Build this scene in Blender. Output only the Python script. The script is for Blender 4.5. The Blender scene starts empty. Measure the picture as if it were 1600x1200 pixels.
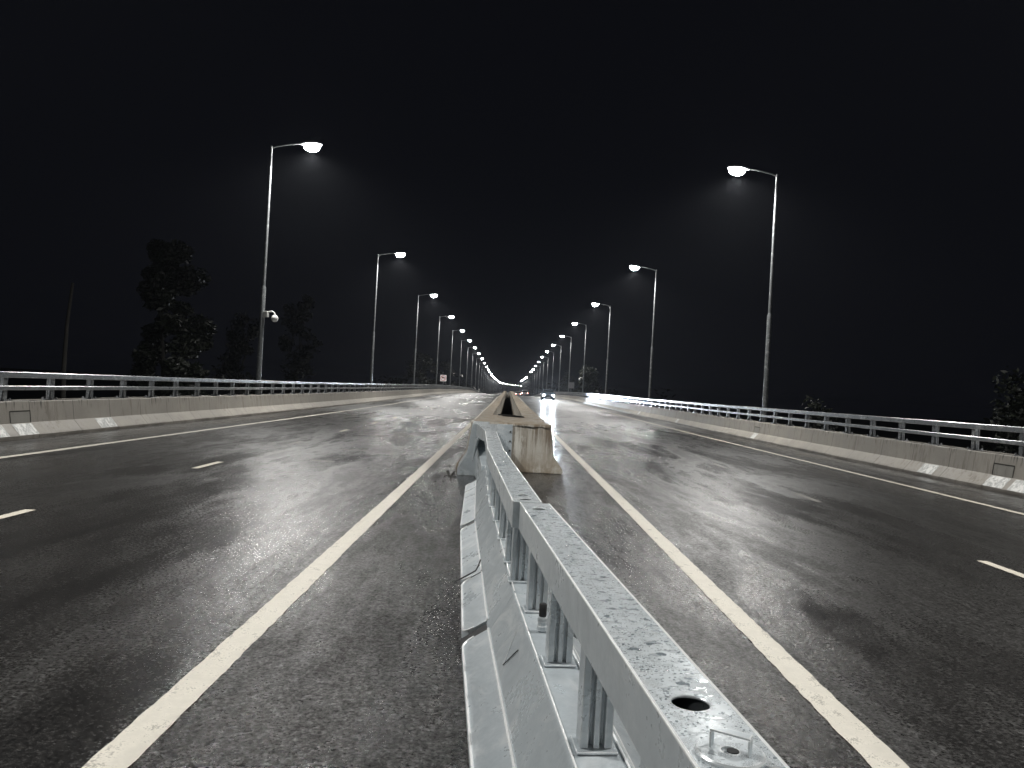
import bpy, bmesh, math, random
from mathutils import Vector, Matrix
random.seed(7)
R = math.radians
S = bpy.context.scene
col = S.collection

# ------------------------------------------------------------------ helpers
def smooth(t):
    t = max(0.0, min(1.0, t)); return t * t * (3 - 2 * t)
ZK = [(-60, 0), (30, 0), (70, .12), (110, .28), (150, .22), (205, -.1), (290, -1.6), (400, -3.0), (520, -3.3), (4000, -3.3)]
def zp(y):
    for (a, za), (b, zb) in zip(ZK, ZK[1:]):
        if y <= b:
            # catmull style slope blend
            i = ZK.index((a, za))
            def sl(k):
                if k <= 0 or k >= len(ZK) - 1: return 0
                return (ZK[k + 1][1] - ZK[k - 1][1]) / (ZK[k + 1][0] - ZK[k - 1][0])
            h = b - a; t = (y - a) / h
            m0, m1 = sl(i) * h, sl(i + 1) * h
            if a < 0 or b > 3000: m0 = m1 = 0
            return (2*t**3 - 3*t**2 + 1) * za + (t**3 - 2*t**2 + t) * m0 + (-2*t**3 + 3*t**2) * zb + (t**3 - t**2) * m1
    return ZK[-1][1]
def shift(y):
    return 0 if y < 680 else 27 * ((y - 680) / 500.0) ** 2
def P(x, y, z): return Vector((x + shift(y), y, z + zp(y)))
YS = [-40 + 4 * i for i in range(0, 136)] + [504 + 25 * i for i in range(0, 32)]
def yrange(a, b):
    return [a] + [y for y in YS if a + .3 < y < b - .3] + [b]

class MB:
    def __init__(s): s.v = []; s.f = []; s.m = []
    def add(s, vs, fs, mi=0):
        o = len(s.v); s.v += [tuple(v) for v in vs]
        for f in fs: s.f.append(tuple(i + o for i in f)); s.m.append(mi)
    def box(s, a, b, mat=None, mi=0):
        x0, y0, z0 = a; x1, y1, z1 = b
        vs = [Vector(p) for p in ((x0,y0,z0),(x1,y0,z0),(x1,y1,z0),(x0,y1,z0),(x0,y0,z1),(x1,y0,z1),(x1,y1,z1),(x0,y1,z1))]
        if mat is not None: vs = [mat @ v for v in vs]
        s.add(vs, [(3,2,1,0),(4,5,6,7),(0,1,5,4),(1,2,6,5),(2,3,7,6),(3,0,4,7)], mi)
    def loft(s, rings, closed=True, caps=True, mi=0):
        n = len(rings[0]); vs = [p for r in rings for p in r]; fs = []
        for k in range(len(rings) - 1):
            for i in range(n if closed else n - 1):
                j = (i + 1) % n
                fs.append((k*n + i, k*n + j, (k+1)*n + j, (k+1)*n + i))
        if caps and closed:
            fs.append(tuple(range(n - 1, -1, -1))); fs.append(tuple((len(rings)-1)*n + i for i in range(n)))
        s.add(vs, fs, mi)
    def sweep(s, prof, ys, mi=0, closed=True):      # profile of (x, z) swept along the road
        s.loft([[P(x, y, z) for x, z in prof] for y in ys], closed, closed, mi)
    def prism(s, prof, y0, y1, mi=0):                # profile (x,z) straight along local y
        s.loft([[Vector((x, y, z)) for x, z in prof] for y in (y0, y1)], mi=mi)
    def tube(s, pts, rad, n=8, mi=0, caps=True):
        pts = [Vector(p) for p in pts]
        if not isinstance(rad, (list, tuple)): rad = [rad] * len(pts)
        rings = []; up = None
        for i, p in enumerate(pts):
            d = (pts[min(i+1, len(pts)-1)] - pts[max(i-1, 0)]).normalized()
            if up is None: up = Vector((1,0,0)) if abs(d.x) < .9 else Vector((0,1,0))
            a = d.cross(up).normalized(); b = d.cross(a).normalized(); up = -b if False else up
            rings.append([p + rad[i] * (math.cos(t) * a + math.sin(t) * b) for t in (2*math.pi*k/n for k in range(n))])
        s.loft(rings, True, caps, mi)
    def lathe(s, prof, c=(0,0,0), n=16, sx=1, sy=1, mi=0):   # (r, z)
        c = Vector(c)
        s.loft([[c + Vector((sx*r*math.cos(2*math.pi*k/n), sy*r*math.sin(2*math.pi*k/n), z)) for k in range(n)] for r, z in prof], mi=mi)
    def build(s, name, mats, parent=None, smooth_angle=None, bevel=0, segs=2):
        me = bpy.data.meshes.new(name); me.from_pydata(s.v, [], s.f); me.update()
        if not isinstance(mats, (list, tuple)): mats = [mats]
        for m in mats: me.materials.append(m)
        for p, mi in zip(me.polygons, s.m): p.material_index = mi
        bm = bmesh.new(); bm.from_mesh(me)
        bmesh.ops.recalc_face_normals(bm, faces=bm.faces); bm.to_mesh(me); bm.free()
        o = bpy.data.objects.new(name, me); col.objects.link(o)
        if parent is not None: o.parent = parent
        if smooth_angle is not None:
            for p in me.polygons: p.use_smooth = True
            me.set_sharp_from_angle(angle=R(smooth_angle))
        if bevel:
            md = o.modifiers.new('bevel', 'BEVEL'); md.width = bevel; md.segments = segs; md.limit_method = 'ANGLE'; md.angle_limit = R(30)
            md.harden_normals = False
        return o

def tag(o, label=None, cat=None, group=None, kind=None):
    if label: o['label'] = label
    if cat: o['category'] = cat
    if group: o['group'] = group
    if kind: o['kind'] = kind
    return o
def empty(name, loc=(0,0,0), rz=0):
    o = bpy.data.objects.new(name, None); col.objects.link(o); o.location = loc; o.rotation_euler = (0,0,rz); o.empty_display_size = .3
    return o
def copy_tree(o, parent=None):
    c = o.copy(); col.objects.link(c)
    if parent is not None: c.parent = parent
    for ch in [x for x in bpy.data.objects if x.parent == o]: copy_tree(ch, c)
    return c

# ------------------------------------------------------------------ materials
class NT:
    def __init__(s, name):
        s.mat = bpy.data.materials.new(name); s.mat.use_nodes = True
        s.t = s.mat.node_tree; s.t.nodes.clear()
        s.out = s.n('ShaderNodeOutputMaterial'); s.b = s.n('ShaderNodeBsdfPrincipled')
        s.l(s.b.outputs[0], s.out.inputs['Surface'])
        s.tc = s.n('ShaderNodeTexCoord').outputs['Object']
    def n(s, k, **kw):
        nd = s.t.nodes.new(k)
        for a, v in kw.items(): setattr(nd, a, v)
        return nd
    def l(s, a, b): s.t.links.new(a, b)
    def setv(s, inp, v):
        if hasattr(v, 'is_linked') or isinstance(v, bpy.types.NodeSocket): s.l(v, inp)
        else:
            if isinstance(v, (tuple, list)) and len(v) == 3 and inp.type == 'RGBA': v = (*v, 1)
            inp.default_value = v
    def map(s, sc=(1,1,1), loc=(0,0,0)):
        m = s.n('ShaderNodeMapping'); s.l(s.tc, m.inputs[0]); m.inputs['Scale'].default_value = sc; m.inputs['Location'].default_value = loc
        return m.outputs[0]
    def noise(s, sc=(1,1,1), scale=1, detail=4, rough=.55, dist=0, loc=(0,0,0)):
        nd = s.n('ShaderNodeTexNoise'); s.l(s.map(sc, loc), nd.inputs['Vector'])
        nd.inputs['Scale'].default_value = scale; nd.inputs['Detail'].default_value = detail
        nd.inputs['Roughness'].default_value = rough; nd.inputs['Distortion'].default_value = dist
        return nd.outputs['Fac']
    def voro(s, sc=(1,1,1), scale=1, feature='F1', out='Distance', rnd=1):
        nd = s.n('ShaderNodeTexVoronoi', feature=feature); s.l(s.map(sc), nd.inputs['Vector'])
        nd.inputs['Scale'].default_value = scale; nd.inputs['Randomness'].default_value = rnd
        return nd.outputs[out]
    def ramp(s, f, a, b, va=0.0, vb=1.0):
        nd = s.n('ShaderNodeMapRange', interpolation_type='SMOOTHSTEP'); s.l(f, nd.inputs[0])
        for i, v in enumerate((a, b, va, vb)): nd.inputs[i + 1].default_value = v
        return nd.outputs[0]
    def math(s, op, a, b=0.0, c=0.0):
        nd = s.n('ShaderNodeMath', operation=op)
        for i, v in enumerate((a, b, c)): s.setv(nd.inputs[i], v)
        return nd.outputs[0]
    def mix(s, f, a, b, blend='MIX'):
        nd = s.n('ShaderNodeMix', data_type='RGBA', blend_type=blend)
        s.setv(nd.inputs[0], f); s.setv(nd.inputs[6], a); s.setv(nd.inputs[7], b)
        return nd.outputs[2]
    def mixf(s, f, a, b):
        nd = s.n('ShaderNodeMix', data_type='FLOAT')
        s.setv(nd.inputs[0], f); s.setv(nd.inputs[2], a); s.setv(nd.inputs[3], b)
        return nd.outputs[0]
    def xyz(s):
        nd = s.n('ShaderNodeSeparateXYZ'); s.l(s.tc, nd.inputs[0]); return nd.outputs
    def bump(s, h, strength=.3, dist=.01):
        nd = s.n('ShaderNodeBump'); s.setv(nd.inputs['Strength'], strength); s.setv(nd.inputs['Distance'], dist); s.l(h, nd.inputs['Height'])
        s.l(nd.outputs[0], s.b.inputs['Normal']); return nd.outputs[0]
    def set(s, **kw):
        for k, v in kw.items(): s.setv(s.b.inputs[k.replace('_', ' ')], v)
        return s.mat

def simple(name, colr, rough=.5, metal=0, var=.15, scale=6):
    m = NT(name); f = m.noise(scale=scale)
    c = m.mix(m.ramp(f, .3, .7), tuple(v*(1-var) for v in colr), tuple(min(1, v*(1+var)) for v in colr))
    return m.set(Base_Color=c, Roughness=rough, Metallic=metal)
def emit(name, colr, st):
    m = NT(name); return m.set(Base_Color=(.02,.02,.02), Emission_Color=colr, Emission_Strength=st)

def make_asphalt():
    m = NT('wet_asphalt'); X, Y, Z = m.xyz()
    grain = m.noise(scale=42, detail=5, rough=.8)
    stones = m.voro(scale=60)
    cell = m.n('ShaderNodeRGBToBW'); m.l(m.voro(scale=60, out='Color'), cell.inputs[0]); cell = cell.outputs[0]
    fine = m.noise(scale=130, detail=3, rough=.7)
    mid = m.noise(sc=(1,.6,1), scale=24, detail=4, rough=.75)
    big = m.noise(sc=(.5,.13,1), scale=1, detail=7, rough=.62, dist=.7)             # wet film, drawn out along the lanes
    big2 = m.noise(sc=(1.5,.22,1), scale=1, detail=6, rough=.66, loc=(3,9,0), dist=.4)
    mixn = m.math('ADD', m.math('MULTIPLY', big, .6), m.math('MULTIPLY', big2, .4))
    mixn = m.math('ADD', mixn, m.math('MULTIPLY', m.math('SUBTRACT', m.noise(sc=(6,2.2,1), scale=1, detail=5, rough=.7), .5), .14))
    wet = m.ramp(mixn, .46, .64)
    smear = m.ramp(mixn, .40, .50)
    far = m.math('MULTIPLY', m.ramp(Y, 36.9, 37.2), m.ramp(X, .5, -.5))                # smoother older surface beyond the joint
    farR = m.math('MULTIPLY', m.ramp(Y, 22, 60), m.ramp(X, -.5, .5))
    older = m.math('MAXIMUM', far, farR)
    c = m.mix(m.ramp(cell, .15, .85), (.011,.0103,.0095), (.042,.039,.035))
    c = m.mix(m.ramp(grain, .42, .66), m.mix(.6, c, (.006,.006,.006)), m.mix(.45, c, (.06,.056,.051)))
    c = m.mix(m.math('MULTIPLY', m.ramp(fine, .60, .72), .7), c, (.125,.12,.11))
    c = m.mix(m.math('MULTIPLY', wet, .5), c, (.006,.006,.0065))
    c = m.mix(m.ramp(mid, .42, .60), m.mix(.4, c, (.006,.006,.006)), c)
    c = m.mix(m.math('MULTIPLY', m.ramp(mid, .58, .70), .4), c, (.07,.066,.06))
    track = m.noise(sc=(1.1,.02,1), scale=1, detail=2)
    c = m.mix(m.math('MULTIPLY', m.ramp(track, .45, .65), .35), c, (.016,.015,.014))
    c = m.mix(m.math('MULTIPLY', older, .5), c, (.04,.039,.037))
    rough = m.mixf(wet, m.mixf(smear, .41, .28), .21)
    rough = m.math('ADD', rough, m.math('MULTIPLY', m.math('SUBTRACT', grain, .5), .45))
    rough = m.mixf(older, rough, m.mixf(wet, m.mixf(far, .37, .32), m.mixf(far, .31, .25)))
    h = m.math('ADD', m.math('ADD', m.math('MULTIPLY', stones, -.35), m.math('MULTIPLY', grain, 1.0)), m.math('MULTIPLY', fine, .3))
    st = m.mixf(wet, .5, .2)
    st = m.mixf(older, st, .15)
    m.bump(h, st, .006)
    m.b.inputs['Coat Roughness'].default_value = .24
    return m.set(Base_Color=c, Roughness=rough, IOR=1.5, Specular_IOR_Level=m.math('MULTIPLY', m.mixf(smear, .55, 2.1), m.mixf(wet, m.mixf(older, m.math('MULTIPLY', m.ramp(grain, .38, .60, .10, 1.7), m.math('MULTIPLY', m.ramp(mid, .36, .64, .45, 1.5), m.ramp(cell, .2, .8, .4, 1.5))), 1.0), 1.0)))
def make_concrete(name, base, stain, joint=1.56, dirt=1.0):
    m = NT(name); X, Y, Z = m.xyz()
    big = m.noise(scale=1.1, detail=6, rough=.65); fine = m.noise(scale=45, detail=4)
    streak = m.noise(sc=(5.5,5.5,.45), scale=1.6, detail=6, rough=.72, dist=.3)
    c = m.mix(m.ramp(big, .3, .72), tuple(v*.78 for v in base), base)
    c = m.mix(m.math('MULTIPLY', m.ramp(fine, .5, .75), .35), c, tuple(v*1.25 for v in base))
    c = m.mix(m.math('MULTIPLY', m.math('MULTIPLY', m.ramp(streak, .48, .66), m.ramp(m.noise(sc=(2,2,.8), scale=1, detail=3, loc=(7,1,0)), .38, .60)), min(1, .85*dirt)), c, stain)
    h = fine
    if name == 'median_concrete':
        dr = m.math('MULTIPLY', m.ramp(m.noise(sc=(7,7,.55), scale=1.3, detail=5, rough=.65), .41, .57), m.ramp(m.math('ADD', Z, m.math('MULTIPLY', m.math('SUBTRACT', m.noise(sc=(3,3,1), scale=1.4, detail=3), .5), 1.8)), .25, .85))
        c = m.mix(m.math('MULTIPLY', dr, .85), c, (.10,.07,.04))
        c = m.mix(m.math('MULTIPLY', m.ramp(m.noise(sc=(2.2,2.2,.8), scale=1.6, detail=6, rough=.7, loc=(5,5,5)), .5, .64), .6), c, (.55,.54,.50))
        lowd = m.math('MULTIPLY', m.ramp(m.noise(sc=(3,3,2), scale=1.5, detail=6, rough=.7), .28, .56), m.ramp(Z, .48, .02))
        c = m.mix(m.math('MULTIPLY', lowd, .75), c, (.16,.115,.065))
        topd = m.math('MULTIPLY', m.ramp(m.noise(scale=2.2, detail=6, rough=.7), .3, .6), m.ramp(Z, .862, .872))
        c = m.mix(m.math('MULTIPLY', topd, .7), c, (.27,.21,.14))
        h = m.math('ADD', fine, m.math('MULTIPLY', m.noise(scale=7, detail=5), 2.0))
    if joint:
        fr = m.math('FRACT', m.math('DIVIDE', m.math('ADD', Y, 100.6), joint))
        wob = m.math('ADD', fr, m.math('MULTIPLY', m.math('SUBTRACT', m.noise(sc=(3,3,6), scale=2), .5), .012))
        ln = m.math('SUBTRACT', 1.0, m.ramp(m.math('ABSOLUTE', m.math('SUBTRACT', wob, .5)), .003, .010))
        c = m.mix(m.math('MULTIPLY', ln, .85), c, tuple(v*.18 for v in base))
        foot = m.math('MULTIPLY', m.ramp(m.math('ADD', Z, m.math('MULTIPLY', big, .12)), .20, .05), m.ramp(m.noise(sc=(2,.6,3), scale=1.5, detail=6, rough=.7), .3, .6))
        c = m.mix(m.math('MULTIPLY', foot, .8), c, (.06,.052,.042))
        # water stains hanging from the coping next to each joint
        drip = m.math('MULTIPLY', m.ramp(m.noise(sc=(9,9,.2), scale=1.6, detail=2), .56, .68), m.ramp(m.math('ADD', Z, m.math('MULTIPLY', big, .3)), .66, .86))
        c = m.mix(m.math('MULTIPLY', drip, .8), c, tuple(v*.12 for v in base))
    m.bump(h, .35, .004)
    return m.set(Base_Color=c, Roughness=m.ramp(big, .2, .8, .55, .8))
def make_steel(name='galvanised_steel', basec=(.46,.51,.54), wetb=False):
    m = NT(name); X, Y, Z = m.xyz()
    blot = m.noise(scale=3.2, detail=5, rough=.6, dist=.6); spang = m.voro(scale=60, out='Color')
    bw = m.n('ShaderNodeRGBToBW'); m.l(spang, bw.inputs[0])
    scr = m.noise(scale=38, detail=4, rough=.6)
    c = m.mix(m.ramp(blot, .3, .7), tuple(v*.88 for v in basec), tuple(v*1.08 for v in basec))
    c = m.mix(m.math('MULTIPLY', m.ramp(bw.outputs[0], .3, .7), .10), c, (.75,.78,.8))
    dirt = m.noise(scale=11, detail=6, rough=.7)
    c = m.mix(m.math('MULTIPLY', m.ramp(dirt, .60, .75), .3), c, (.23,.22,.19))
    smear = m.ramp(m.noise(sc=(3,2,3), scale=1.3, detail=7, rough=.7, dist=1.2), .50, .68)
    c = m.mix(m.math('MULTIPLY', smear, .45), c, (.78,.80,.80))
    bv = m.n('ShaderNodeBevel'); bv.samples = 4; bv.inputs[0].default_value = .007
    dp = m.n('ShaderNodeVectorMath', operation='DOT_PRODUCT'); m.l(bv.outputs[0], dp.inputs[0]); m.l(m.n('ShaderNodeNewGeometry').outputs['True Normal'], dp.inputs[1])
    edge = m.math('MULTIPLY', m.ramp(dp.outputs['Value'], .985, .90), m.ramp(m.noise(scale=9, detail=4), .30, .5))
    c = m.mix(m.math('MULTIPLY', edge, .85), c, (.92,.93,.93))  # highlight along bent edges mixed into the base colour
    r = m.math('ADD', m.ramp(blot, .25, .75, .40, .25), m.math('MULTIPLY', m.math('SUBTRACT', scr, .5), .18))
    h = m.math('MULTIPLY', scr, .15)
    if wetb:
        v = m.n('ShaderNodeTexVoronoi', feature='SMOOTH_F1'); m.l(m.map((70,110,1)), v.inputs['Vector']); v.inputs['Smoothness'].default_value = .25
        d = m.ramp(v.outputs['Distance'], .52, .22)
        pm = m.ramp(m.noise(sc=(22,30,1), scale=1, detail=3), .45, .55)
        d = m.math('MULTIPLY', d, pm)
        pud = m.ramp(m.noise(sc=(14,34,1), scale=1, detail=3, loc=(4,2,0)), .60, .66)
        d = m.math('MAXIMUM', d, pud)
        nz = m.n('ShaderNodeSeparateXYZ'); m.l(m.n('ShaderNodeNewGeometry').outputs['True Normal'], nz.inputs[0]); d = m.math('MULTIPLY', d, m.ramp(nz.outputs[2], .8, .95))
        h = m.math('ADD', h, m.math('MULTIPLY', d, 1.0))
        r = m.mixf(d, r, .2)
        c = m.mix(m.math('MULTIPLY', d, .12), c, (.2,.23,.25))
        m.bump(h, .28, .002)
    else:
        m.bump(h, .12, .001)
    return m.set(Base_Color=c, Roughness=r, Metallic=.35)
def make_paint(name, base, wear=.6):
    m = NT(name)
    a = m.noise(scale=7, detail=6, rough=.7); f = m.noise(scale=120, detail=2); lo = m.noise(sc=(2,.4,1), scale=1.2, detail=4)
    c = m.mix(m.ramp(a, .35, .7), tuple(v*.82 for v in base), base)
    c = m.mix(m.math('MULTIPLY', m.ramp(lo, .5, .72), .3), c, tuple(v*.6 for v in base))
    chips = m.ramp(m.math('ADD', m.math('MULTIPLY', a, .62), m.math('MULTIPLY', f, .38)), .54, .61)
    c = m.mix(m.math('MULTIPLY', chips, wear), c, (.16,.15,.13))
    m.bump(f, .3, .004)
    return m.set(Base_Color=c, Roughness=.55)

M = {}
M['asphalt'] = make_asphalt()
M['wall'] = make_concrete('parapet_concrete', (.37,.345,.305), (.20,.175,.145))
M['median'] = make_concrete('median_concrete', (.42,.40,.355), (.22,.165,.105), joint=0, dirt=.6)
M['steel'] = make_steel()
M['steelwet'] = make_steel('wet_galvanised_steel', (.50,.545,.57), True)
M['edge'] = simple('zinc_edge_highlight', (.86,.87,.87), .28, .15, var=.06, scale=20)  # zinc edges with the white fold highlight painted into the colour
M['rail'] = make_steel('railing_steel', (.20,.215,.23))
M['pole'] = make_steel('pole_steel', (.16,.172,.178))
M['line'] = make_paint('line_paint', (.74,.70,.615), .65)
M['dash'] = make_paint('dash_paint', (.74,.69,.58), .5)
M['worn_glare_dark'] = make_paint('worn_glare_dark_paint', (.20,.19,.17), .9)  # worn markings, also dashes darkened as if seen against road glare
pm_ = NT('white_wall_paint'); _a = pm_.noise(sc=(3,3,1.6), scale=2.4, detail=7, rough=.72, dist=1.0); _b = pm_.noise(scale=14, detail=5, rough=.7)
M['patch'] = pm_.set(Base_Color=pm_.mix(pm_.ramp(_b, .55, .7), pm_.mix(pm_.ramp(_a, .42, .58), (.36,.37,.355), (.72,.72,.69)), (.30,.29,.26)), Roughness=.55)
M['black'] = simple('black_rubber_and_gap_shade', (.012,.012,.013), .5)  # rubber parts, also the painted shade in the toe plate gaps
M['dark'] = simple('dark_recess', (.03,.027,.022), .8)
M['hatch'] = make_concrete('hatch_plate', (.30,.29,.26), (.16,.15,.13), joint=0)
M['white'] = simple('white_enamel', (.75,.75,.73), .35, var=.05)
M['headcase'] = simple('lamp_casing', (.35,.36,.37), .45, .3)
M['earth'] = simple('dark_earth', (.03,.032,.02), .95, scale=.4, var=.4)
M['lens'] = emit('lamp_lens', (1.0,.985,.95), 210)
M['lensoff'] = simple('unlit_lamp_lens', (.5,.5,.5), .2)
M['head'] = emit('headlight_glow', (.62,.80,1.0), 330)
M['tail'] = emit('tail_light_glow', (1.0,.34,.28), 40)
M['glass'] = NT('car_glass').set(Base_Color=(.015,.018,.02), Roughness=.05)
M['tyre'] = simple('tyre_rubber', (.018,.018,.018), .8)
M['rim'] = simple('wheel_rim', (.5,.5,.52), .3, .8)
M['signwhite'] = simple('sign_white', (.78,.76,.76), .4, var=.04)
M['signred'] = simple('sign_red', (.50,.035,.04), .4, var=.06)
M['signblack'] = simple('sign_black', (.03,.028,.03), .5)
M['signback'] = simple('sign_back_grey', (.30,.30,.31), .5, .3)
M['bark'] = simple('tree_bark', (.012,.011,.009), .9, scale=8, var=.4)
def leafm(name, a, b):
    m = NT(name); oi = m.n('ShaderNodeNewGeometry').outputs['Random Per Island']
    return m.set(Base_Color=m.mix(oi, a, b), Roughness=.55)
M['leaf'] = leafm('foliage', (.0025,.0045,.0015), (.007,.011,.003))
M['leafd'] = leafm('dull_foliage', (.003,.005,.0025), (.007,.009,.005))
wm = NT('water_drop'); _fr = wm.n('ShaderNodeFresnel'); _fr.inputs[0].default_value = 1.22
_mx = wm.n('ShaderNodeMixShader'); _tr = wm.n('ShaderNodeBsdfTransparent'); _tr.inputs[0].default_value = (.93,.95,.96,1); _gl = wm.n('ShaderNodeBsdfGlossy'); _gl.inputs['Roughness'].default_value = .1
wm.l(wm.math('MULTIPLY_ADD', _fr.outputs[0], .36, .07), _mx.inputs[0]); wm.l(_tr.outputs[0], _mx.inputs[1]); wm.l(_gl.outputs[0], _mx.inputs[2]); wm.l(_mx.outputs[0], wm.out.inputs['Surface']); M['water'] = wm.mat

# ------------------------------------------------------------------ ground and deck
b = MB(); G = -7.0
b.add([(-1500,-60,G-.3),(1500,-60,G-.3),(1500,1500,G-3.6),(-1500,1500,G-3.6)], [(0,1,2,3)])
g = b.build('ground', M['earth']); tag(g, kind='structure')
def deck(xa, xb, label):
    b = MB(); ys = yrange(-40, 1280)
    b.sweep([(xa,0),(xb,0),(xb,-.35),(xb-1.2 if xb>0 else xb,-.35),(xb-2.2,-1.3),(xa+2.2,-1.3),(xa,-.35)], ys)
    o = b.build('road', M['asphalt']); tag(o, kind='structure'); return o
roadL = deck(-10.4, -.34, 'l'); roadR = deck(.38, 10.8, 'r')

roadM = MB(); roadM.box((-.34,-40,-.35),(.38,18.24,0)); roadM = roadM.build('road', M['asphalt']); tag(roadM, kind='structure')
def strip(name, xa, xb, ya, yb, mat, par, z=.005, jag=0):
    b = MB(); ys = yrange(ya, yb)
    if jag:
        yc = min(yb, 45); n = max(2, int((yc-ya)/.07)); ys = [ya + (yc-ya)*i/n for i in range(n+1)]
        if yb > yc: ys += yrange(yc, yb)[1:]
    rows = [[P(xa + random.uniform(-jag, jag), y, z), P(xb + random.uniform(-jag, jag), y, z)] for y in ys]
    b.loft(rows, closed=False, caps=False)
    return b.build(name, mat, par)
strip('edge_line', -1.51, -1.345, -6, 1200, M['line'], roadL, jag=.005)
strip('edge_line', -7.90, -7.75, -6, 1200, M['line'], roadL, jag=.005)
strip('edge_line', 1.605, 1.77, -6, 1200, M['line'], roadR, jag=.005)
strip('edge_line', 8.0, 8.14, -6, 1200, M['dash'], roadR, jag=.005)
for k in range(16):
    y = 6.80 + 5.18 * k
    if y > 86: break
    if k != 2: strip('lane_dash', -4.86, -4.75, y, y + 1.08, M['dash'], roadL)
    strip('lane_dash', 4.90, 5.01, y, y + 1.08, M['worn_glare_dark'] if k > 0 else M['dash'], roadR)  # right dashes past the first: contrast against wet glare put into their colour
strip('worn_dash', -4.86, -4.75, 17.2, 18.2, M['worn_glare_dark'], roadL)
for x, y, w in ((-3.62,16.55,.75),(-3.55,14.0,.45),(-4.2,21.6,.3)):
    strip('paint_remnant', x, x + w, y, y + .16, M['worn_glare_dark'], roadL, jag=.03)
# expansion joints across the deck
for y in (37.0,):
    strip('expansion_joint', -9.2, -.9, y - .03, y + .03, M['dark'], roadL, .004)
for y in (58.0, 92.0):
    strip('expansion_joint', 1.1, 9.5, y - .05, y + .05, M['dark'], roadR, .004)

# ------------------------------------------------------------------ parapets with railings
def parapet(side):
    sg = -1 if side == 'l' else 1
    x0 = 9.43 if side == 'l' else 9.75
    prof = [(x0, 0), (x0, .07), (x0+.20, .30), (x0+.255, .715), (x0+.27, .73), (x0+.72, .73), (x0+.72, -.3), (x0+.3,-.3), (x0+.3, 0)]
    prof = [(sg*x, z) for x, z in prof]
    root = empty('parapet_wall'); tag(root, 'tan concrete parapet wall with sloped foot along the %s edge of the road' % ('left' if side=='l' else 'right'), 'wall', 'concrete parapets along the bridge edges')
    b = MB(); b.sweep([prof[i] for i in (0,1,2,3,4,5,6,7,8)], yrange(-40, 1280)); b.build('wall', M['wall'], root)
    # painted patches on the sloped foot
    def patch(y0, w, z0=.075, z1=.285, skew=0):
        b = MB()
        def q(z, off=.004): return sg * (x0 + .20*(z-.07)/.23 - off)
        b.loft([[P(q(z0), y, z0+.003), P(q(z1), y, z1+.003)] for y in (y0, y0+w)], closed=False, caps=False)
        b.build('painted_patch', M['patch'], root)
    for y, w in ((18.0,.75),(15.0,.62),(14.2,.5)) if side == 'l' else ((17.5,.62),(15.0,.62),(14.35,.5),(30.2,.5),(44.0,.6),(57,.6)):
        patch(y, w)
    # recessed junction hatch above the tall patch
    for y in ((15.0,) if side == 'l' else (15.0, 30.2)):
        b = MB()
        xa = sg*(x0+.205)
        b.loft([[P(sg*(x0+.20+.055*(z-.30)/.415-.006), yy, z) for z in (.31,.52)] for yy in (y, y+.6)], closed=False, caps=False)
        b.build('hatch_cover', M['hatch'], root)
        b = MB()
        for (ya, yb, za, zb) in ((y-.03,y+.63,.52,.545),(y-.03,y-.005,.31,.52),(y+.605,y+.63,.31,.52)):
            b.loft([[P(sg*(x0+.20+.055*(z-.30)/.415-.008), yy, z) for z in (za,zb)] for yy in (ya,yb)], closed=False, caps=False)
        b.build('hatch_gap', M['dark'], root)
    # white mortar crumbs and water along the coping
    b = MB()
    y = 12
    while y < 90:
        L = random.uniform(.1,.6)
        if random.random() < .5:
            w = random.uniform(.02,.05)
            b.loft([[P(sg*(x0+.262), yy, .732), P(sg*(x0+.262), yy, .738), P(sg*(x0+.27+w), yy, .741), P(sg*(x0+.27+w), yy, .732)] for yy in (y, y+L)])
        y += L + random.uniform(.2, 1.0)
    b.build('mortar_edge', M['patch'], root)

    rl = empty('railing'); tag(rl, 'grey steel two-rail railing bolted on top of the %s parapet' % ('left' if side=='l' else 'right'), 'railing', 'steel railings on the parapets')
    xr = x0 + .30
    ys = yrange(-40, 1280)
    def bar(name, xa, xb, za, zb):
        b = MB(); c = .012
        pr = [(xa+c,za),(xb-c,za),(xb,za+c),(xb,zb-c),(xb-c,zb),(xa+c,zb),(xa,zb-c),(xa,za+c)]
        b.sweep([(sg*x, z) for x, z in pr], ys); b.build(name, M['rail'], rl)
    bar('top_rail', xr-.02, xr+.09, 1.19, 1.31)
    bar('middle_rail', xr-.005, xr+.075, .945, 1.035)
    def post_into(b, y):
        z0 = zp(y)
        cx = sg*(xr+.155)
        lean = sg*.0
        def web(xa, xb, ya, yb, za, zb):
            b.box((min(sg*xa,sg*xb), y+ya, za+z0), (max(sg*xa,sg*xb), y+yb, zb+z0))
        web(xr+.092, xr+.104, -.055, .055, .745, 1.27)     # front flange
        web(xr+.104, xr+.188, -.006, .006, .745, 1.26)     # web
        web(xr+.188, xr+.200, -.055, .055, .745, 1.25)     # rear flange
        web(xr+.076, xr+.0915, -.055, .055, .94, 1.04)     # bracket to the middle rail
        web(xr+.035, xr+.27, -.12, .12, .73, .746)         # base plate
        for by in (-.09, .09):
            for bx in (.06, .245):
                web(xr+bx-.014, xr+bx+.014, by-.014, by+.014, .746, .785)
    n = 0; y = 11.95; sp = 1.565; first = None
    while n < 96:
        b = MB(); post_into(b, y); b.build('post', M['rail'], rl)
        y += sp; n += 1
    b = MB()
    while y < 420: post_into(b, y); y += sp
    tag(b.build('distant_posts', M['rail'], rl), kind='stuff')
    # splice sleeves in the rails
    return root, rl
parapet('l'); parapet('r')

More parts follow.
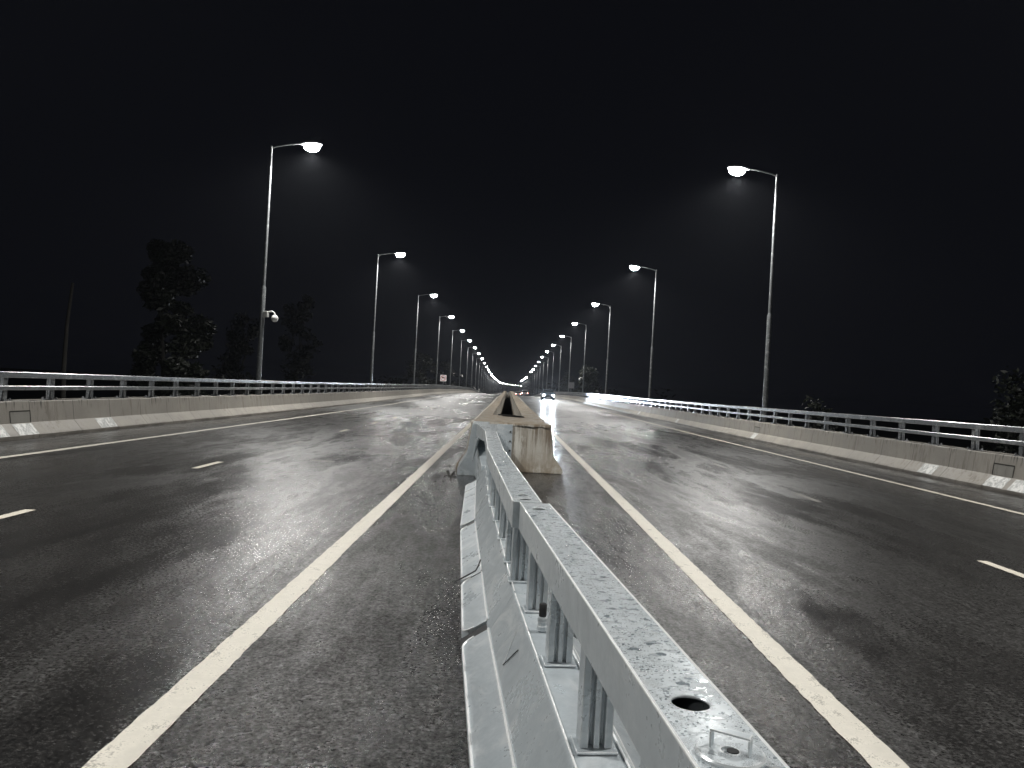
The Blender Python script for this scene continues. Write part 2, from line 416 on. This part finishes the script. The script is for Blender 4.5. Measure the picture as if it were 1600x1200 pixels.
# ------------------------------------------------------------------ concrete median
root = empty('median_barrier', (0,0,0)); tag(root, 'stained twin concrete median barrier with a closed blunt end and dark gap along its top', 'barrier')
CZ = .875
outer_r = [(1.07,0),(1.07,.08),(.90,.32),(.815,.84),(.80,CZ)]
outer_l = [(-.875,0),(-.875,.08),(-.71,.32),(-.635,.84),(-.62,CZ)]
b = MB()
prof = outer_r + outer_l[::-1]
b.sweep(prof, [13.95, 16, 18.25]); b.build('end_block', M['median'], root, bevel=.02)
b = MB(); rows = []
nx = 26
top = []
for i in range(nx + 1):
    x = -.645 + 1.47*i/nx
    top.append((x, 13.925 + random.uniform(-.014,.012)))
b.loft([[Vector((x, y, .845 + random.uniform(-.012,.006))), Vector((x, y + .006, .889)), Vector((x, 14.6 + random.uniform(-.06,.06), .892)), Vector((x, 14.62, .872))] for x, y in top])
b.build('mortar_cap', M['median'], root)
ysm = yrange(18.252, 1280)
b = MB(); b.sweep(outer_r + [(.37,CZ),(.37,0)], ysm); b.build('wall', M['median'], root)
b = MB(); b.sweep([(-.33,0),(-.33,CZ)] + outer_l[::-1], ysm); b.build('wall', M['median'], root)
b = MB()
for (x0,y0,x1,y1,w) in ((-.10,17.55,.30,17.2,.07),(-.2,17.95,.2,17.8,.06),(.12,17.7,.36,17.35,.05)):
    d = Vector((x1-x0,y1-y0,0)).normalized(); nrm = Vector((-d.y,d.x,0))*w
    A = Vector((x0,y0,CZ+.002)); B = Vector((x1,y1,CZ+.002))
    b.loft([[A, A+nrm, A+nrm+Vector((0,0,.018)), A+Vector((0,0,.03))], [B, B+nrm, B+nrm+Vector((0,0,.018)), B+Vector((0,0,.03))]])
b.build('cover_strip', M['black'], root)

# ------------------------------------------------------------------ steel barrier sections
RW = .165
def make_section(p0, p1, label, posts, toes, near=False, holes=(), bo=0.0, gap_shades=()):
    A = Vector((p0[1], p0[0], 0)); B = Vector((p1[1], p1[0], 0)); L = (B - A).length
    rz = math.atan2(-(B.x - A.x), B.y - A.y)
    root = empty('steel_barrier', A, rz); tag(root, label, 'barrier', 'steel sections of the removable median barrier')
    c = RW / 2
    def sym(pts): return pts + [(2*c - x, z) for x, z in pts[::-1]]
    # body: bent skin from toe to ledge
    pr = sym([(-.145,.02),(-.14,.135),(-.128,.150),(-.012,.345),(0,.357)])
    b = MB(); b.prism(pr, -.011, L+.011); b.build('body', M['steel'], root, bevel=.009, segs=3).location.x = bo
    # ledge lip: slightly raised folded edge on both sides of the ledge and plate on it
    b = MB()
    for s in (1,-1):
        b.box((c + s*(c+.001) - .004, .012, .358), (c + s*(c+.001) + .004, L-.012, .366))
    b.build('ledge_lip', M['edge'], root, bevel=.003).location.x = bo
    # toe plates with rounded corners
    for side in (1, -1):
        for (t0, t1) in toes:
            a0, a1 = max(t0 - A.y, 0) + .022, min(t1 - A.y, L + .2) - .022
            if a1 - a0 < .1: continue
            b = MB(); n = 12; rows = []
            W = .150; hx, hz = -.135, .142; ox, oz = -.285, .052
            N = 16
            for i in range(N+1):
                t = a0 + (a1-a0)*i/N
                rows.append(t)
            ring = []
            rows = sorted(set([a0, a0+.006, a0+.018, a0+.04, a0+.07] + [a0+.07+(a1-a0-.14)*i/8 for i in range(9)] + [a1-.07, a1-.04, a1-.018, a1-.006, a1]))
            rr = []
            for t in rows:
                e = min(t - a0, a1 - t); k = .95
                if e < .07: k *= 1 - (1 - math.sqrt(max(0, 1 - (1 - e/.07)**2))) * .45
                x = hx + (ox-hx)*k; z = hz + (oz-hz)*k
                pts = [(hx, hz), (x, z), (x-.004*k, z-.006), (x-.004*k, .012), (x+.012, .012), (hx, .05)]
                rr.append([Vector((c + side*(px-c) if side == 1 else 2*c - px, t, pz)) for px, pz in pts])
            b.loft(rr)
            for q in (0, 1):
                b.tube([v + Vector((0, 0, .002)) for v in (r_[q] for r_ in rr)], .0075 if q == 0 else .006, 6, mi=1)  # pale tubes draw the highlight along the plate lips
            b.build('toe_plate', [M['steel'], M['edge']], root, bevel=.006, segs=3).location.x = bo
    for sy in gap_shades:  # black wedges added in the toe plate gaps, standing for their shade
        b = MB(); yy = sy - A.y
        b.loft([[Vector((bo + px, t, pz)) for px, pz in ((-.136,.128),(-.283,.036),(-.283,.004),(-.14,.004))] for t in (yy-.075, yy+.075)])
        b.build('joint_shade', M['black'], root)
    # posts with three ribs
    for py in posts:
        y = py - A.y
        if y < .06 or y > L - .06: continue
        b = MB(); w = .104; x0 = c - w/2; d = .08; gd = .032
        xs = [0, .026, .026, .042, .042, .062, .062, .078, .078, w]; ys = [0, 0, gd, gd, 0, 0, gd, gd, 0, 0]
        loop = [(x0+x, y-d/2+yy) for x, yy in zip(xs, ys)] + [(x0+x, y+d/2-yy) for x, yy in zip(xs[::-1], ys[::-1])]
        b.loft([[Vector((x, yy, z)) for x, yy in loop] for z in (.370, .722)])
        pst = b.build('post', M['steel'], root, bevel=.003)
        b = MB(); b.box((c-.068, y-.062, .3585), (c+.068, y+.062, .3695)); b.build('base_plate', M['steel'], pst, bevel=.004)
    # shelf plates between the posts
    # rail
    b = MB(); b.box((0, .004, .72), (RW, L-.004, .87))
    ro = b.build('top_rail', M['steelwet'], root)
    if holes:
        cut = MB()
        for hx, hy, hr in holes:
            cut.lathe([(hr,.79),(hr,.90)], (hx, hy - A.y, 0), 28)
        cut.box((.008,.014,.728),(RW-.008,L-.014,.863))
        co = cut.build('cutter', M['steel'], root)
        md = ro.modifiers.new('bool', 'BOOLEAN'); md.object = co; md.operation = 'DIFFERENCE'; md.solver = 'EXACT'; md.use_self = True
        dg = bpy.context.evaluated_depsgraph_get(); dg.update()
        me = bpy.data.meshes.new_from_object(ro.evaluated_get(dg)); ro.modifiers.clear(); ro.data = me
        bpy.data.objects.remove(co)
    b = MB()
    for ex in (.0015, RW - .0015): b.tube([(ex, .006, .8688), (ex, L-.006, .8688)], .0042, 6)
    b.build('rail_edge', M['edge'], ro)  # pale tubes draw the highlight along the rail's top edges
    md = ro.modifiers.new('bevel', 'BEVEL'); md.width = .005; md.segments = 3; md.limit_method = 'ANGLE'; md.angle_limit = R(50)
    return root, L

r1l = lambda y: .4714 - .086 * y
near, L1 = make_section((-.6, r1l(-.6)), (4.31, r1l(4.31)), 'nearest steel barrier section, with a round hole and handled lid on its rail',
    (.22,.98,1.74,2.5,3.26,4.02), ((-.6,4.40),), gap_shades=(4.44,), holes=((.080,1.60,.039),(.08,4.12,.036)))
mid, L2 = make_section((4.33, .062), (7.82, -.166), 'second steel barrier section, between the nearest one and the one by the concrete end',
    (4.6,5.1,5.87,6.65,7.45), ((4.50,5.70),(5.70,7.80)), holes=((.08,4.44,.036),(.08,4.62,.034)), bo=.0387, gap_shades=(5.70,))
farS, L3 = make_section((7.84, -.172), (11.28, -.305), 'farthest slotted steel barrier section before the concrete median end',
    (8.2,9.0,9.8,10.6), ((7.93,10.5),(10.5,11.28)), bo=.04, gap_shades=(7.87,))

# lid with strap handle, lying in the second opening of the near rail
def local(root, x, y): return root.matrix_basis @ Vector((x, y, 0))
lx, ly = .078, 1.375 + .6
b = MB(); b.lathe([(.062,.8705),(.062,.874),(.059,.877),(.016,.877),(.0155,.872)], (lx, ly, 0), 40)
lid = b.build('hatch_lid', M['steelwet'], near, 40)
b = MB(); b.lathe([(.011,.8765),(.011,.8778)], (lx+.004, ly-.002, 0), 20); b.build('lid_hole', M['black'], lid)
b = MB()
rot = Matrix.Translation((lx, ly, 0)) @ Matrix.Rotation(R(-35), 4, 'Z')
b.box((-.036,-.011,.877),(-.032,.011,.906), rot); b.box((.032,-.011,.877),(.036,.011,.906), rot); b.box((-.036,-.011,.9065),(.036,.011,.9105), rot)
b.build('handle', M['steel'], lid, bevel=.0015)
# anchor pin with black cap between the posts
b = MB(); b.lathe([(.026,.366),(.026,.385),(.021,.387),(.021,.405),(.024,.407),(.024,.424),(.014,.426),(.014,.43)], (.066, 3.67+.6, 0), 12); pin = b.build('anchor_pin', M['steel'], near, 30)
b = MB(); b.lathe([(.017,.43),(.0185,.435),(.0185,.485),(.013,.492)], (.066, 3.67+.6, 0), 14); b.build('black_cap', M['black'], pin, 40)
# rubber strip caught in the toe joint, slot seams on the face
def face_pt(z, off=.004): return -.128 + .116*(z-.150)/.195 - off
def slot(root, y0, z0, y1, z1, w, mat, name='slot'):
    b = MB()
    b.loft([[Vector((face_pt(z), y, z)), Vector((face_pt(z)-.004, y, z)), Vector((face_pt(z)-.004, y+w, z)), Vector((face_pt(z), y+w, z))] for y, z in ((y0,z0),(y1,z1))])
    return b.build(name, mat, root)
slot(near, 4.28, .19, 4.20, .29, .007, M['black'], 'rubber_strip')
slot(near, 4.28, .19, 4.42, .31, .004, M['steel'], 'seam')
b = MB(); yy = 5.69 - 4.33
b.tube([(-.292,yy,.05),(-.288,yy,.06),(-.14,yy,.149),(-.12,yy+.03,.182),(-.105,yy+.09,.21)], .006, 6); b.build('rubber_strip', M['black'], mid)

# terminal shoe that ties the steel to the concrete
root = empty('barrier_end_shoe', (-.46, 13.0, 0)); tag(root, 'steel end shoe shaped like the concrete profile, bolted where barrier meets concrete', 'barrier end')
b = MB()
# NJ-shaped shell hugging the left concrete flank
def shoe_ring(y, g, xr):
    pts = [(-.80-g,0),(-.80-g,.12),(-.655-g,.36),(-.585-g,.86),(-.565-g,.89),(xr,.89),(xr,0)]
    return [Vector((x+.46, y-13.0, z)) for x, z in pts]
b.loft([shoe_ring(13.03,-.01,-.30), shoe_ring(13.9,.02,-.30)])
b.build('shell', M['steel'], root, bevel=.008)
b = MB()   # tapering rail
def rr(y, xa, xb, za, zb): return [Vector((x+.46, y-13.0, z)) for x, z in ((xa,za),(xb,za),(xb,zb),(xa,zb))]
b.loft([rr(11.29,-.305,-.14,.71,.872), rr(13.02,-.50,-.145,.66,.893)])
b.build('top_rail', M['steelwet'], root, bevel=.005)
b = MB()
b.loft([rr(11.29,-.33,-.12,.02,.36), rr(13.02,-.50,-.10,.02,.62)])
b.build('body', M['steel'], root, bevel=.006)
b = MB()
b.loft([[Vector(p) for p in ((-.04,-1.2,.36),(-.02,-1.2,.36),(.03,-.05,.62),(.0,-.05,.62))], [Vector(p) for p in ((.0,-1.2,.70),(.02,-1.2,.70),(.05,-.05,.70),(.02,-.05,.70))]])
b.build('gusset', M['steel'], root, bevel=.003)
b = MB(); b.box((.30, .908, .02), (.58, .944, .86)); b.build('fixing_plate', M['steel'], root, bevel=.003)
for i in range(4):
    b = MB(); b.tube([(.545,.885,.22+.17*i),(.545,.91,.22+.17*i)], .016, 8); b.build('bolt', M['dark'], root)
b = MB(); b.tube([(-.105,.25,.885),(-.105,.25,.93),(-.125,.25,.93),(-.135,.25,.90)], .009, 6); b.build('lifting_loop', M['white'], root)
b = MB(); b.box((-.016,-.004,.62),(-.004,.034,.83)); b.build('slot', M['black'], root)

# crumbs of broken concrete lying by the shoe
b = MB()
for _ in range(26):
    x = random.gauss(-.93, .10); y = random.gauss(12.9, .45); r = random.uniform(.008, .03)
    b.loft([[Vector((x + rr_*r*math.cos(a)*random.uniform(.7,1.2), y + rr_*r*math.sin(a)*random.uniform(.7,1.2), .001 + z*r)) for a in (k*1.0472 for k in range(6))] for rr_, z in ((1,0),(.85,.5),(.35,.8))])
tag(b.build('rubble', M['dark']), 'dark crumbs of rubble scattered on the asphalt beside the steel end shoe', 'rubble', kind='stuff')
# droplets on the wet top rails
def droplets(root, y0, y1, n, label, clear=()):
    b = MB()
    def drop(x, y, r, hh, seg=8, irr=0):
        ph = random.random()*6
        rad = [r*(1+irr*math.sin(2*a+ph)+irr*.6*math.sin(3*a+2*ph)) for a in (2*math.pi*k/seg for k in range(seg))]
        rings = []
        for f, z in ((1,0),(.88,.55),(.5,.92)):
            rings.append([Vector((x+f*rad[k]*math.cos(2*math.pi*k/seg), y+f*rad[k]*1.0*math.sin(2*math.pi*k/seg), .8702+hh*z)) for k in range(seg)])
        b.loft(rings)
    for _ in range(n):
        x = random.uniform(.008, RW-.008); y = y0 + (y1-y0)*random.random()
        if any((x-hx)**2 + (y-hy)**2 < hr*hr for hx, hy, hr in clear): continue
        q = random.random()
        if q < .85: r = random.uniform(.0012,.0028); drop(x, y, r, r*.55)
        elif q < .985: r = random.uniform(.0028,.0048); drop(x, y, r, r*.42, 9, .12)
        else: r = random.uniform(.007,.013); drop(x, y, r, .0016, 14, .22)
    o = b.build('water_droplets', M['water'], None, 60)
    o.matrix_basis = root.matrix_basis.copy()
    tag(o, label, 'water', kind='stuff')
droplets(near, .9+.6, 4.2+.6, 2600, 'clear rain droplets beaded on the nearest steel rail top', ((.080,2.20,.044),(.08,4.72,.041),(.078,1.975,.067)))
droplets(mid, .15, 3.3, 1400, 'clear rain droplets beaded on the second steel rail top', ((.08,.11,.04),(.08,.29,.04)))

# ------------------------------------------------------------------ street lamps
LAMP = 4300
def lamp_proto(lit=True):
    root = empty('street_lamp')
    b = MB()
    b.lathe([(.19,-.02),(.19,.02)], n=12); b.lathe([(.105,.02),(.10,1.2),(.092,4.3),(.084,4.34),(.062,4.42)], n=14)
    b.build('lower_pole', M['pole'], root, 35)
    b = MB(); b.lathe([(.064,4.40),(.060,7.0),(.046,9.95),(.05,9.97),(.05,10.03),(.02,10.05)], n=14); b.build('upper_pole', M['pole'], root, 35)
    b = MB(); b.tube([(0,0,9.95),(.2,0,10.03),(.7,0,10.13),(1.25,0,10.205)], [.032,.03,.028,.026], 10); b.build('arm', M['pole'], root, 40)
    b = MB()
    rings = []
    for x, w, h in ((1.10,.05,.05),(1.22,.11,.08),(1.40,.20,.12),(1.75,.225,.12),(1.96,.15,.08),(2.02,.05,.03)):
        z = 10.165 + (x-1.2)*.05
        rings.append([Vector((x, w*math.cos(t), z + (h*math.sin(t) if math.sin(t) > 0 else .25*h*math.sin(t)))) for t in (2*math.pi*k/14 for k in range(14))])
    b.loft(rings); hd = b.build('lamp_head', M['headcase'], root, 50)
    b = MB()
    prof = [(1.0,0),(.95,-.09),(.78,-.17),(.42,-.22)]
    b.loft([[Vector((1.62 + .33*r*math.cos(t), .20*r*math.sin(t), 10.135 + z)) for t in (2*math.pi*k/12 for k in range(12))] for r, z in prof])
    b.build('lens', M['lens'] if lit else M['lensoff'], hd, 60)
    if lit:
        l = bpy.data.lights.new('lamp_light', 'SPOT'); l.energy = LAMP; l.spot_size = R(156); l.spot_blend = .55; l.color = (1.0,.985,.95); l.shadow_soft_size = .07
        lo = bpy.data.objects.new('lamp_light', l); col.objects.link(lo); lo.parent = hd; lo.location = (1.62, 0, 10.135-.22-.085)
    return root
ORD = ['nearest','second','third','fourth','fifth','sixth','seventh','eighth','ninth','tenth','eleventh','twelfth','thirteenth','fourteenth','fifteenth','sixteenth','seventeenth','eighteenth','nineteenth','twentieth']
lit = lamp_proto(True); off = lamp_proto(False); used = {1: False, 0: False}
for sd in (-1, 1):
    for k in range(-2, 48):
        d = 30.85 + 25.2 * k
        if k > 19 and k % 2: continue
        on = 1
        if sd > 0 and (k in (12, 13) or k > 20): on = 0
        pr = lit if on else off
        o = pr if not used[on] else copy_tree(pr)
        used[on] = True
        x = -10.02 if sd < 0 else 10.35
        p = P(x, d, .70)
        if k > 19: p.z += 0
        o.location = p; o.rotation_euler = (0, 0, 0 if sd < 0 else math.pi)
        sn = 'left' if sd < 0 else 'right'
        if k < 0: lb = 'lit street lamp on the %s parapet beside the viewpoint, %s' % (sn, 'just out of view' if k == -1 else 'farther back out of view')
        elif k < 20: lb = '%s grey single-arm street lamp along the %s parapet%s' % (ORD[k], sn, ', bright white lamp' if on else ', unlit')
        else: lb = 'tiny far-off street lamp near the vanishing point in the %s row' % sn
        tag(o, lb, 'street lamp', ('far-off lamps of the %s row' % sn) if k >= 20 else 'street lamps along the %s parapet' % sn)

# security cameras hung on some poles
def camera_proto():
    r = empty('security_camera')
    b = MB(); b.box((.10,-.09,-.18),(.30,.09,.10)); b.build('mount_box', M['white'], r, bevel=.015)
    b = MB(); b.tube([(.29,0,.05),(.40,0,.09),(.52,0,.10),(.62,0,.03),(.66,0,-.08)], .04, 8); b.build('bracket_arm', M['white'], r, 50)
    b = MB(); b.lathe([(.05,-.06),(.12,-.10),(.16,-.19),(.165,-.26),(.13,-.34),(.07,-.385),(.02,-.395)], (.66,0,0), 16); b.build('dome', M['white'], r, 60)
    return r
cam0 = camera_proto()
for i, (sd, k, z, lb) in enumerate(((-1,0,4.0,'white dome security camera on the nearest left lamp pole'),(1,3,3.3,'white dome security camera on the fourth right lamp pole'),(-1,5,3.6,'small far white security camera on the sixth left lamp pole'))):
    o = cam0 if i == 0 else copy_tree(cam0)
    o.location = P(-10.02 if sd < 0 else 10.35, 30.85 + 25.2*k, z); o.rotation_euler = (0,0,R(-12) if sd < 0 else math.pi + R(12))
    o.scale = (.85, .85, .85)
    tag(o, lb, 'security camera', 'security cameras on the lamp poles')

# ------------------------------------------------------------------ signs
def sign(x, y, zc, w, label, front):
    r = empty('road_sign', P(x, y, .73)); tag(r, label, 'road sign')
    zb = zc - .73
    b = MB(); b.tube([(0,.06,0),(0,.06,zb+w*.45)], .035, 8); b.build('post', M['pole'], r, 40)
    b = MB(); h = w/2
    b.box((-h,0,zb-h),(h,.02,zb+h)); b.build('panel', M['signwhite'] if front else M['signback'], r, bevel=.01)
    if front:
        b = MB(); N = 32
        for ra, rb in ((.43*w,.36*w),):
            for k in range(N):
                t0, t1 = 2*math.pi*k/N, 2*math.pi*(k+1)/N
                b.add([(ra*math.cos(t0),-.006,zb+ra*math.sin(t0)),(ra*math.cos(t1),-.006,zb+ra*math.sin(t1)),(rb*math.cos(t1),-.006,zb+rb*math.sin(t1)),(rb*math.cos(t0),-.006,zb+rb*math.sin(t0))],[(0,1,2,3)])
        rot = Matrix.Translation((0,0,zb)) @ Matrix.Rotation(R(45),4,'Y')
        b.box((-.36*w,-.010,-.035*w),(.36*w,-.008,.035*w), rot)
        b.build('prohibition_ring', M['signred'], r)
        b = MB(); b.box((-.24*w,-.005,zb+.02*w),(.10*w,-.003,zb+.20*w)); b.box((.12*w,-.005,zb+.02*w),(.25*w,-.003,zb+.14*w))
        for cx in (-.15,.17): b.tube([(cx*w,-.005,zb-.02*w),(cx*w,-.003,zb-.02*w)], .05*w, 10)
        b.build('pictogram', M['signblack'], r)
    else:
        b = MB()
        for zz in (-.25,.25): b.box((-h*.9,-.035,zb+zz*w-.02),(h*.9,-.003,zb+zz*w+.02))
        b.build('stiffener', M['signback'], r)
    return r
sign(-9.95, 117, 2.35, .95, 'small white square sign with red prohibition ring above the left railing', True)
sign(10.3, 126, 2.4, 1.0, 'plain grey square sign panel above the right railing beyond the parked-height camera pole'.replace('parked-height ', ''), False)
b = MB(); b.tube([(0,0,0),(0,0,1.5)], [.07,.06], 8); o = b.build('marker_post', M['white'], None, 40); o.location = P(-9.9, 262, .73)
tag(o, 'short white marker post where the left railing dips from sight', 'post')

# ------------------------------------------------------------------ cars
def paint(name, c):
    m = NT(name); return m.set(Base_Color=c, Roughness=.3, Metallic=.3, Coat_Weight=.5)
def car(label, x, y, facing, colr, lights, group=None):
    r = empty('car', P(x, y, .006), 0 if facing > 0 else math.pi)      # local -y is the front
    tag(r, label, 'car', group)
    pm = paint('car_paint_' + str(len(bpy.data.materials)), colr)
    def ring(yy, w, zb, zt, tuck=.06):
        pts = [(w-.10,zb),(w-.02,zb+.10),(w,zb+.32),(w-tuck*.5,zt-.10),(w-tuck-.06,zt),(0,zt+.03)]
        return [Vector((px,yy,pz)) for px,pz in pts] + [Vector((-px,yy,pz)) for px,pz in pts[:-1][::-1]]
    b = MB()
    b.loft([ring(-2.25,.62,.30,.66), ring(-2.12,.78,.22,.76), ring(-1.7,.87,.2,.86), ring(-.9,.89,.2,.95), ring(.4,.9,.2,.97), ring(1.5,.89,.2,.98), ring(2.05,.82,.24,.95), ring(2.22,.68,.32,.88)])
    b.build('body', pm, r, 40)
    b = MB()
    def cr(yy, w, z): return [Vector(p) for p in ((-w,yy,z),(w,yy,z))]
    lo = [(-1.0,.78),(1.75,.74)]; 
    b.loft([[Vector(p) for p in ((.80,-1.02,.94),(.80,1.75,.97),(-.80,1.75,.97),(-.80,-1.02,.94))],
            [Vector(p) for p in ((.63,-.32,1.40),(.62,1.02,1.42),(-.62,1.02,1.42),(-.63,-.32,1.40))]])
    b.build('window_glass', M['glass'], r, bevel=.03)
    b = MB(); b.loft([[Vector(p) for p in ((.645,-.36,1.39),(.64,1.06,1.41),(-.64,1.06,1.41),(-.645,-.36,1.39))],[Vector(p) for p in ((.56,-.2,1.47),(.55,.95,1.48),(-.55,.95,1.48),(-.56,-.2,1.47))]])
    for sx in (1,-1):
        for (a, c2) in (((.805,-1.04,.93),(.645,-.33,1.41)),((.805,.35,.96),(.65,.35,1.42)),((.79,1.77,.96),(.64,1.03,1.42))):
            b.tube([(sx*a[0],a[1],a[2]),(sx*c2[0],c2[1],c2[2])], .035, 6)
    b.build('roof', pm, r, 40)
    for sx in (1,-1):
        for yy in (-1.4, 1.38):
            b = MB(); b.tube([(sx*.70,yy,.315),(sx*.90,yy,.315)], .315, 20); w = b.build('wheel', M['tyre'], r, 40)
            b = MB(); b.tube([(sx*.902,yy,.315),(sx*.912,yy,.315)], .20, 14); b.build('rim', M['rim'], w, 40)
        b = MB(); b.tube([(sx*.86,-.75,1.0),(sx*1.0,-.72,1.03)], [.05,.09], 8); b.build('wing_mirror', pm, r, 40)
        b = MB(); b.lathe([(.02,-.11),(.11,-.085),(.13,0),(.11,.085),(.02,.11)], n=14)
        for i, v in enumerate(b.v): b.v[i] = (v[0]*1.5 + sx*.60, v[1]*.55 - 2.16, v[2] + .64)
        h = b.build('headlight', M['head'] if 'h' in lights else M['glass'], r, 60)
        if 'h' in lights:
            l = bpy.data.lights.new('headlight_beam', 'SPOT'); l.energy = 9000; l.spot_size = R(62); l.spot_blend = .9; l.color = (.8,.9,1); l.shadow_soft_size = .09
            lo2 = bpy.data.objects.new('headlight_beam', l); col.objects.link(lo2); lo2.parent = h; lo2.location = (sx*.60, -2.36, .64); lo2.rotation_euler = (R(-90-(-3.0)), 0, R(0))
            lo2.rotation_euler = (R(88.0), 0, R(180))
        b = MB(); b.box((sx*.62-.16,2.135,.70),(sx*.62+.16,2.215,.84)); b.build('tail_light', M['tail'] if 't' in lights else M['signred'], r, bevel=.02)
    b = MB(); b.box((-.34,-2.27,.42),(.34,-2.235,.60)); b.build('grille', M['black'], r, bevel=.01)
    b = MB(); b.box((-.26,-2.285,.34),(.26,-2.272,.42)) ; b.box((-.26,2.225,.58),(.26,2.24,.69)); b.build('number_plate', M['white'], r)
    return r
car('dark car with glaring bluish white headlights in the right carriageway', 5.6, 108, 1, (.03,.04,.055), 'h')
car('far car with glowing red tail lights beyond the headlit car', 4.45, 205, -1, (.25,.25,.27), 't', 'distant cars with red tail lights')
car('farthest car, tail lights merging into the glow beside the median end', 3.1, 232, -1, (.4,.4,.4), 't', 'distant cars with red tail lights')

# ------------------------------------------------------------------ vegetation outside the parapets
def leaf_cloud(b, clumps, n, size):
    for _ in range(n):
        c, rad = random.choice(clumps)
        d = Vector((random.gauss(0,1), random.gauss(0,1), random.gauss(0,1))).normalized() * (random.random()**.45)
        p = Vector(c) + Vector((d.x*rad, d.y*rad, d.z*rad*.75))
        u = Vector((random.gauss(0,1), random.gauss(0,1), random.gauss(0,.6))).normalized(); v = u.cross(Vector((random.gauss(0,1),random.gauss(0,1),random.gauss(0,1)))).normalized()
        s = size*random.uniform(.6,1.3)
        b.add([p-u*s, p+v*s*.42, p+u*s, p-v*s*.42], [(0,1,2,3)])
def tree(loc, h, cw, label, n=3500, size=.16, bare=.25, crown=True, trunk_r=.16, mat='leaf', cat='tree', name='tree', group=None):
    r = empty(name, loc); tag(r, label, cat, group)
    b = MB(); wob = [(random.uniform(-.25,.25)*(1 if crown else .25), random.uniform(-.2,.2)*(1 if crown else .25)) for _ in range(7)]
    top = h*.93 if crown else h
    pts = [(wob[i][0]*i/3, wob[i][1]*i/3, top*i/6) for i in range(7)]
    b.tube(pts, [trunk_r*(1-.11*i) for i in range(7)], 9)
    clumps = []
    if crown:
        for i in range(16):
            z = h*(bare + (1-bare)*(i+.5)/16); w = cw*math.sin(math.pi*min(1,(i+2.2)/19.5))**.7
            for _ in range(3):
                a = random.random()*6.28; rr = w*random.uniform(.25,.85)
                clumps.append(((rr*math.cos(a), rr*math.sin(a), z+random.uniform(-.4,.4)), random.uniform(.5,.95)*cw*.42))
                if random.random() < .35:
                    k = min(5, int(z/top*6)); b.tube([pts[k], (rr*math.cos(a)*.5, rr*math.sin(a)*.5, z-.2), (rr*math.cos(a), rr*math.sin(a), z)], [.05,.035,.015], 5)
    b.build('trunk', M['bark'], r, 50)
    if crown:
        b = MB(); leaf_cloud(b, clumps, n, size); b.build('crown', M[mat], r)
    return r
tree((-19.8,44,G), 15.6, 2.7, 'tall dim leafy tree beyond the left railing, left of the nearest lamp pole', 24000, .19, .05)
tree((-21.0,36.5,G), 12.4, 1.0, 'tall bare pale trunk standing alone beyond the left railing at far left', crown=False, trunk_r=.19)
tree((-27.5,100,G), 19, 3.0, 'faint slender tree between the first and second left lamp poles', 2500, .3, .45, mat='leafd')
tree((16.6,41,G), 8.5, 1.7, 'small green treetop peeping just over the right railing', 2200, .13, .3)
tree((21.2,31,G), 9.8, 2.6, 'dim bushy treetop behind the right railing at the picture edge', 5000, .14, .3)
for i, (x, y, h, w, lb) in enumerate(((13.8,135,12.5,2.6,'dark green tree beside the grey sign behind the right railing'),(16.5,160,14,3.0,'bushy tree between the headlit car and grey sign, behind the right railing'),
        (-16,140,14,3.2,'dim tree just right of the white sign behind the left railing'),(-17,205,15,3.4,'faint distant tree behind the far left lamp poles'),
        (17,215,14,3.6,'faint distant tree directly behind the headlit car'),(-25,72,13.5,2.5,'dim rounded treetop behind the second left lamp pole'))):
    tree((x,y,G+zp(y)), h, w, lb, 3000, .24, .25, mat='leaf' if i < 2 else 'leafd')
# distant woods as one mass
b = MB(); cl = []
for _ in range(260):
    y = random.uniform(260, 1250); s = random.choice((-1,1)); x = s*random.uniform(16, 60) + shift(y)
    cl.append(((x, y, G-3+random.uniform(3,13)), random.uniform(3,6)))
leaf_cloud(b, cl, 12000, .9)
tag(b.build('far_woods', M['leafd']), 'dark mass of far-off trees on both sides of the vanishing road', 'woods', kind='stuff')

# ------------------------------------------------------------------ world, haze, camera
w = bpy.data.worlds.new('World'); S.world = w; w.use_nodes = True
bg = w.node_tree.nodes['Background']; bg.inputs[0].default_value = (.62,.68,1.0,1); bg.inputs[1].default_value = .0040
HAZE = 0.00016
if HAZE:
    b = MB(); b.box((-1600,-70,-13),(1600,1560,14)); h = b.build('haze', M['earth']); tag(h, 'thin night mist over the whole road', 'haze', kind='stuff')
    hm = bpy.data.materials.new('haze'); hm.use_nodes = True; t = hm.node_tree; t.nodes.clear()
    o = t.nodes.new('ShaderNodeOutputMaterial'); v = t.nodes.new('ShaderNodeVolumePrincipled'); v.inputs['Color'].default_value = (.85,.9,1,1); v.inputs['Density'].default_value = HAZE; v.inputs['Anisotropy'].default_value = .55
    t.links.new(v.outputs[0], o.inputs['Volume']); h.data.materials.clear(); h.data.materials.append(hm)

cd = bpy.data.cameras.new('camera'); co = bpy.data.objects.new('camera', cd); col.objects.link(co)
cd.sensor_width = 36; cd.lens = 27.0; cd.clip_start = .05; cd.clip_end = 5000
co.matrix_world = Matrix.Translation((0,0,1.5)) @ Matrix.Rotation(R(-.265),4,'Z') @ Matrix.Rotation(R(90.396),4,'X') @ Matrix.Rotation(R(3.13),4,'Z')
S.camera = co
S.view_settings.view_transform = 'Standard'; S.view_settings.look = 'None'; S.view_settings.gamma = 1; S.view_settings.exposure = 0
S.view_settings.exposure = .12
cy = S.cycles
cy.use_denoising = True; cy.max_bounces = 6; cy.diffuse_bounces = 3; cy.glossy_bounces = 3; cy.transmission_bounces = 4; cy.volume_bounces = 0
cy.sample_clamp_indirect = 4; cy.use_light_tree = True
